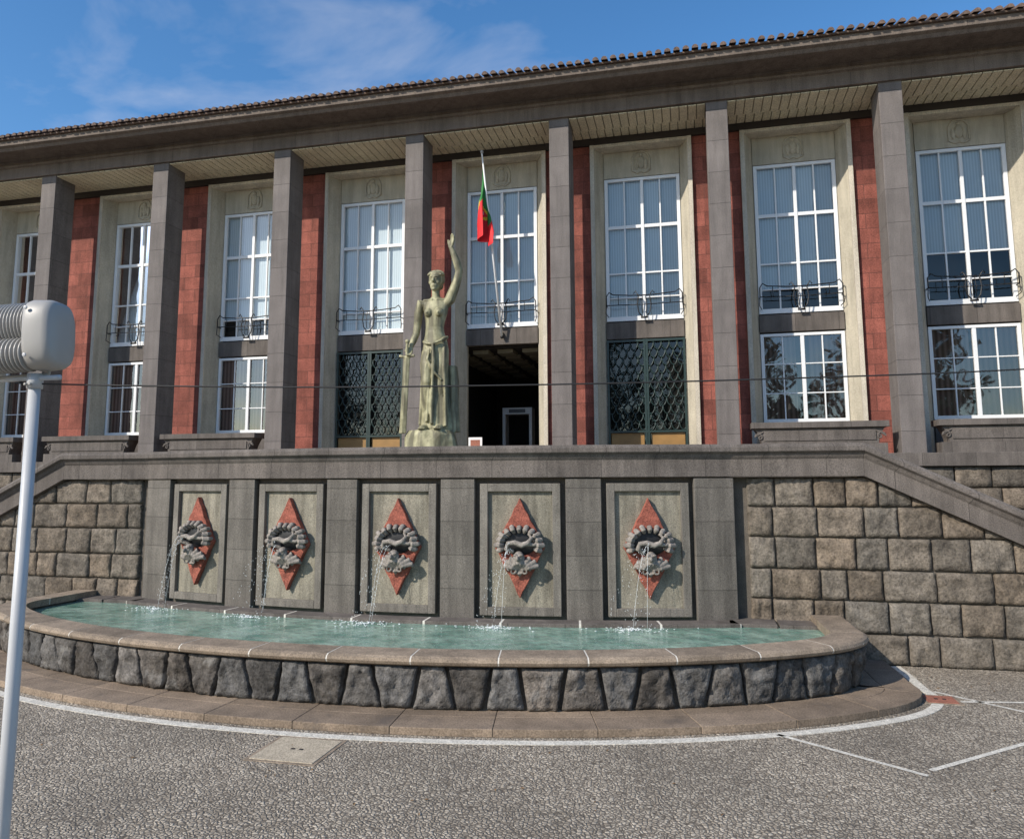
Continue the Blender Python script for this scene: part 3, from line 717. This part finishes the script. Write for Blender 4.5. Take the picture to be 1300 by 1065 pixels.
# ------------------------------------------------------------ flag and pole
fl=empty('portuguese_flag',(0,0,0))
b0=Vector((-5.54,22.2,7.6)); t0=Vector((-5.84,21.0,12.92))
mb=MB(); mb.tube([b0,b0.lerp(t0,.5),t0],[.035,.032,.024],'white',n=10); mb.ell(t0+Vector((0,0,.05)),(.05,.05,.06),'lampgrey'); mb.tube([b0+Vector((0,.2,.1)),b0+Vector((0,0,-.05))],.05,'iron')
mb.tube([b0+Vector((0,-.02,.4)),b0+Vector((0.0,.25,.4))],.03,'iron')
mb.flush('flagpole',fl)
m,nt,bs=newmat('flag_cloth'); at=N(nt,'ShaderNodeAttribute',attribute_name='var'); nt.links.new(at.outputs['Color'],bs.inputs['Base Color']); bs.inputs['Roughness'].default_value=.7; M['flag']=m
mb=MB(); NA,NB=40,60
def fp(a,b):
    pz=.925-.26*a*(1-.25*b); p=b0.lerp(t0,pz)
    drop=b*(2.2-.75*a)
    w=.10+.30*min(1,b*1.4)
    x=p.x-.02 + (math.sin(a*9.4+.6)*.45*w + (a-.5)*w*.9 -.03)*min(1,b*3+.1)*1.0
    y=p.y+math.cos(a*9.4+b*1.5)*.10*min(1,b*3)+.03*math.sin(b*7+a*5)
    return Vector((x,y,p.z-drop*.93))
for j in range(NB):
    for i in range(NA):
        a,b=(i+.5)/NA,(j+.5)/NB
        r=math.hypot((a-.5)*1.3,(b-.4)*2)
        col=(.02,.19,.04) if b<.4 else (.68,.015,.02)
        if r<.26: col=(.75,.55,.02)
        if r<.16: col=(.62,.015,.02)
        if r<.08: col=(.7,.7,.7)
        mb.add([fp(i/NA,j/NB),fp((i+1)/NA,j/NB),fp((i+1)/NA,(j+1)/NB),fp(i/NA,(j+1)/NB)],[(0,1,2,3)],'flag',True,col)
mb.flush('cloth',fl,recalc=False)

# ------------------------------------------------------------ floodlight mast + cable
k_=.46
lm=empty('floodlight_mast',(0,0,0)); px,py=-6.10*k_,6.0*k_; zt=3.28+.97*k_
mb=MB(); mb.tube([(px,py,0),(px,py,2.2),(px,py,zt-.015)],[.032,.028,.024],'poleg',n=16); mb.tube([(px,py,0),(px,py,.03)],.10,'poleg',n=16)
mb.tube([(px-.42,py,zt),(px+.13,py,zt)],.012,'poleg',n=10); mb.tube([(px,py,zt-.045),(px,py,zt+.02)],.032,'poleg',n=14)
for sg in (-.012,.012): mb.tube([(px+sg,py-.034,zt-.03),(px+sg,py-.042,zt-.03)],.007,'lampgrey',n=6)
mb.flush('mast',lm)
def lamp(cx,yaw,parent,nm):
    mb=MB()
    for sg in (-1,1): mb.tube([(sg*.30,0,.0),(sg*.30,0,.40)],.016,'lampgrey',n=8)
    mb.tube([(-.30,0,.0),(.30,0,.0)],.018,'lampgrey',n=8)
    for (zc,yc,r0,r1,x0,x1,n) in ((.52,.03,.225,.25,-.36,.20,15),(.20,-.10,.145,.18,-.35,.20,12)):
        pts=[];rs=[]
        for i in range(n*4+1):
            t=i/(n*4); pts.append((x0+(x1-x0)*t,yc,zc)); rs.append(r1 if (i%4) in (1,2) else r0)
        mb.tube(pts,rs,'lampgrey',n=32,smooth=False)
    def capsule(x,k):
        o=[]
        for i in range(40):
            a=2*math.pi*i/40; z=math.sin(a); y=math.cos(a)
            e=.62; y=math.copysign(abs(y)**e,y); z=math.copysign(abs(z)**e,z)
            o.append((x,(-.04+y*.235*k),(.40+z*(.36 if z<0 else .345)*k)))
        return o
    secs=[(.20,1.),(.24,1.03),(.40,1.0),(.45,.93),(.475,.80),(.482,.3)]; vs=[]
    for x,k in secs: vs+=capsule(x,k)
    fs=[(i*40+j,i*40+(j+1)%40,(i+1)*40+(j+1)%40,(i+1)*40+j) for i in range(len(secs)-1) for j in range(40)]+[tuple(range(39,-1,-1)),tuple((len(secs)-1)*40+j for j in range(40))]
    mb.add(vs,fs,'lampgrey',True)
    for zz in (.16,.64): mb.tube([(.25,-.285,zz),(.25,-.30,zz)],.02,'poleg',n=8)
    mb.box(-.34,.19,.18,.36,.30,.72,'lampgrey'); mb.box(-.30,.16,.36,.365,.34,.68,'glassd')
    ob=mb.flush(nm,parent,.004); ob.location=(cx,py,zt+.012); ob.rotation_euler=(0,math.radians(-3),math.radians(yaw)); ob.scale=(.43,.43,.43)
lamp(px-.075,8,lm,'floodlight_head'); lamp(px-.52,-8,lm,'second_floodlight_head')
mb=MB()
P=[(-9.5,5.6,4.6),(-6.5,6,4.26),(-6.12,6.0,4.20),(-3.73,6.6,4.16),(-1.3,7.2,4.18),(.93,7.8,4.24),(3.2,8.4,4.33),(6.5,9.3,4.55),(14,11.5,5.4)]
P=[(a*k_,b*k_,3.28+(c_-3.28)*k_) for a,b,c_ in P]
def cr(P,n=8):
    P=[Vector(p) for p in P]; out=[]
    for i in range(len(P)-1):
        a,b,c,d=P[max(i-1,0)],P[i],P[i+1],P[min(i+2,len(P)-1)]
        for k in range(n):
            t=k/n; out.append(.5*((2*b)+(c-a)*t+(2*a-5*b+4*c-d)*t*t+(3*b-a-3*c+d)*t**3))
    out.append(P[-1]); return out
mb.tube(cr(P),.004,'cable',n=6)
ex,ey,ez=P[-1]
mb.tube([(ex,ey,0),(ex,ey,ez+.2)],.05,'poleg',n=10)
mb.flush('overhead_cable')

# ------------------------------------------------------------ trees behind the viewer (seen in the window reflections)
def tree_mesh():
    mb=MB(); rnd=random.Random(5)
    mb.tube([(0,0,0),(.1,0,3),(-.1,.1,6),(.1,0,9.5)],[.4,.3,.22,.08],'bark',n=9)
    for k in range(9):
        a=k*2.4; z=3.5+k*.65; L=3.6-.15*k; mb.tube([(0,0,z),(math.cos(a)*L*.5,math.sin(a)*L*.5,z+1.2),(math.cos(a)*L,math.sin(a)*L,z+2.)],[.15,.09,.03],'bark',n=6)
    cl=[]
    for k in range(34):
        a=rnd.uniform(0,6.28); r=rnd.uniform(.3,4.2); z=rnd.uniform(5,13.5); r*=1-abs(z-8.5)/7.; cl.append((math.cos(a)*r,math.sin(a)*r,z,rnd.uniform(.8,1.5)))
    for cx,cy,cz,r in cl:
        for i in range(60):
            d=Vector((rnd.gauss(0,1),rnd.gauss(0,1),rnd.gauss(0,1))).normalized()*r*rnd.random()**.4; p=Vector((cx,cy,cz))+d
            u=Vector((rnd.gauss(0,1),rnd.gauss(0,1),rnd.gauss(0,1))).normalized(); w=u.orthogonal().normalized(); sz=rnd.uniform(.18,.34)
            mb.add([p-u*sz,p+w*sz*.6,p+u*sz,p-w*sz*.6],[(0,1,2,3)],'leaf')
    return mb
tm=tree_mesh(); t1=tm.flush('tree',recalc=False); 
locs=[(-16,-24,1.),(-8,-30,1.15),(-1,-25,.95),(6,-29,1.1),(13,-24,1.),(21,-28,1.2),(-25,-28,1.1),(-34,-24,1.)]
t1.location=(*locs[0][:2],0)
for x,y,s in locs[1:]:
    o=bpy.data.objects.new('tree',t1.data); S.collection.objects.link(o); o.location=(x,y,0); o.scale=(s,s,s*1.05); o.rotation_euler=(0,0,x)

# ------------------------------------------------------------ camera, light, world
f,yaw,pitch,roll=968.466,.2312,.1234,-.0039
cy,sy=math.cos(yaw),math.sin(yaw)
fw=Vector((-sy*math.cos(pitch),cy*math.cos(pitch),math.sin(pitch))); rt=Vector((cy,sy,0)); up=rt.cross(fw)
r2=math.cos(roll)*rt+math.sin(roll)*up; u2=-math.sin(roll)*rt+math.cos(roll)*up
cam=bpy.data.objects.new('camera',bpy.data.cameras.new('camera')); S.collection.objects.link(cam)
mat=Matrix((( r2.x,u2.x,-fw.x,0),(r2.y,u2.y,-fw.y,0),(r2.z,u2.z,-fw.z,3.28),(0,0,0,1)))
cam.matrix_world=mat; cam.data.sensor_width=36; cam.data.lens=f/1300*36; cam.data.shift_y=-45/1300; cam.data.clip_end=2000; cam.data.clip_start=.05
S.camera=cam
el,az=math.radians(33),math.radians(40)
sd=Vector((-math.sin(az)*math.cos(el),-math.cos(az)*math.cos(el),math.sin(el)))
sl=bpy.data.lights.new('sun','SUN'); sl.energy=5.; sl.angle=math.radians(.5); sl.color=(1,.92,.81)
so=bpy.data.objects.new('sun',sl); S.collection.objects.link(so); so.rotation_euler=sd.to_track_quat('Z','Y').to_euler()
w=bpy.data.worlds.new('World'); S.world=w; w.use_nodes=True; nt=w.node_tree; bg=nt.nodes['Background']
sk=N(nt,'ShaderNodeTexSky',sky_type='NISHITA'); sk.sun_disc=False; sk.sun_elevation=el; sk.sun_rotation=math.radians(220); sk.air_density=1.; sk.dust_density=.5; sk.ozone_density=2.5
hs=N(nt,'ShaderNodeHueSaturation'); hs.inputs['Saturation'].default_value=1.25; hs.inputs['Value'].default_value=1.4; nt.links.new(sk.outputs[0],hs.inputs['Color'])
tc=N(nt,'ShaderNodeTexCoord'); mp=N(nt,'ShaderNodeMapping'); mp.inputs['Scale'].default_value=(2.2,2.2,5.); mp.inputs['Rotation'].default_value=(.3,.2,0); mp.inputs['Location'].default_value=(.35,0,.2); nt.links.new(tc.outputs['Generated'],mp.inputs[0])
cn=N(nt,'ShaderNodeTexNoise',i_Scale=1.6,i_Detail=6.,i_Roughness=.55,i_Distortion=.4); nt.links.new(mp.outputs[0],cn.inputs['Vector'])
cf=ramp(nt,cn.outputs[0],[(.52,0),(.8,.4)])
nt.links.new(mixc(nt,cf,hs.outputs[0],(7.0,6.8,7.0)),bg.inputs['Color']); bg.inputs['Strength'].default_value=.135
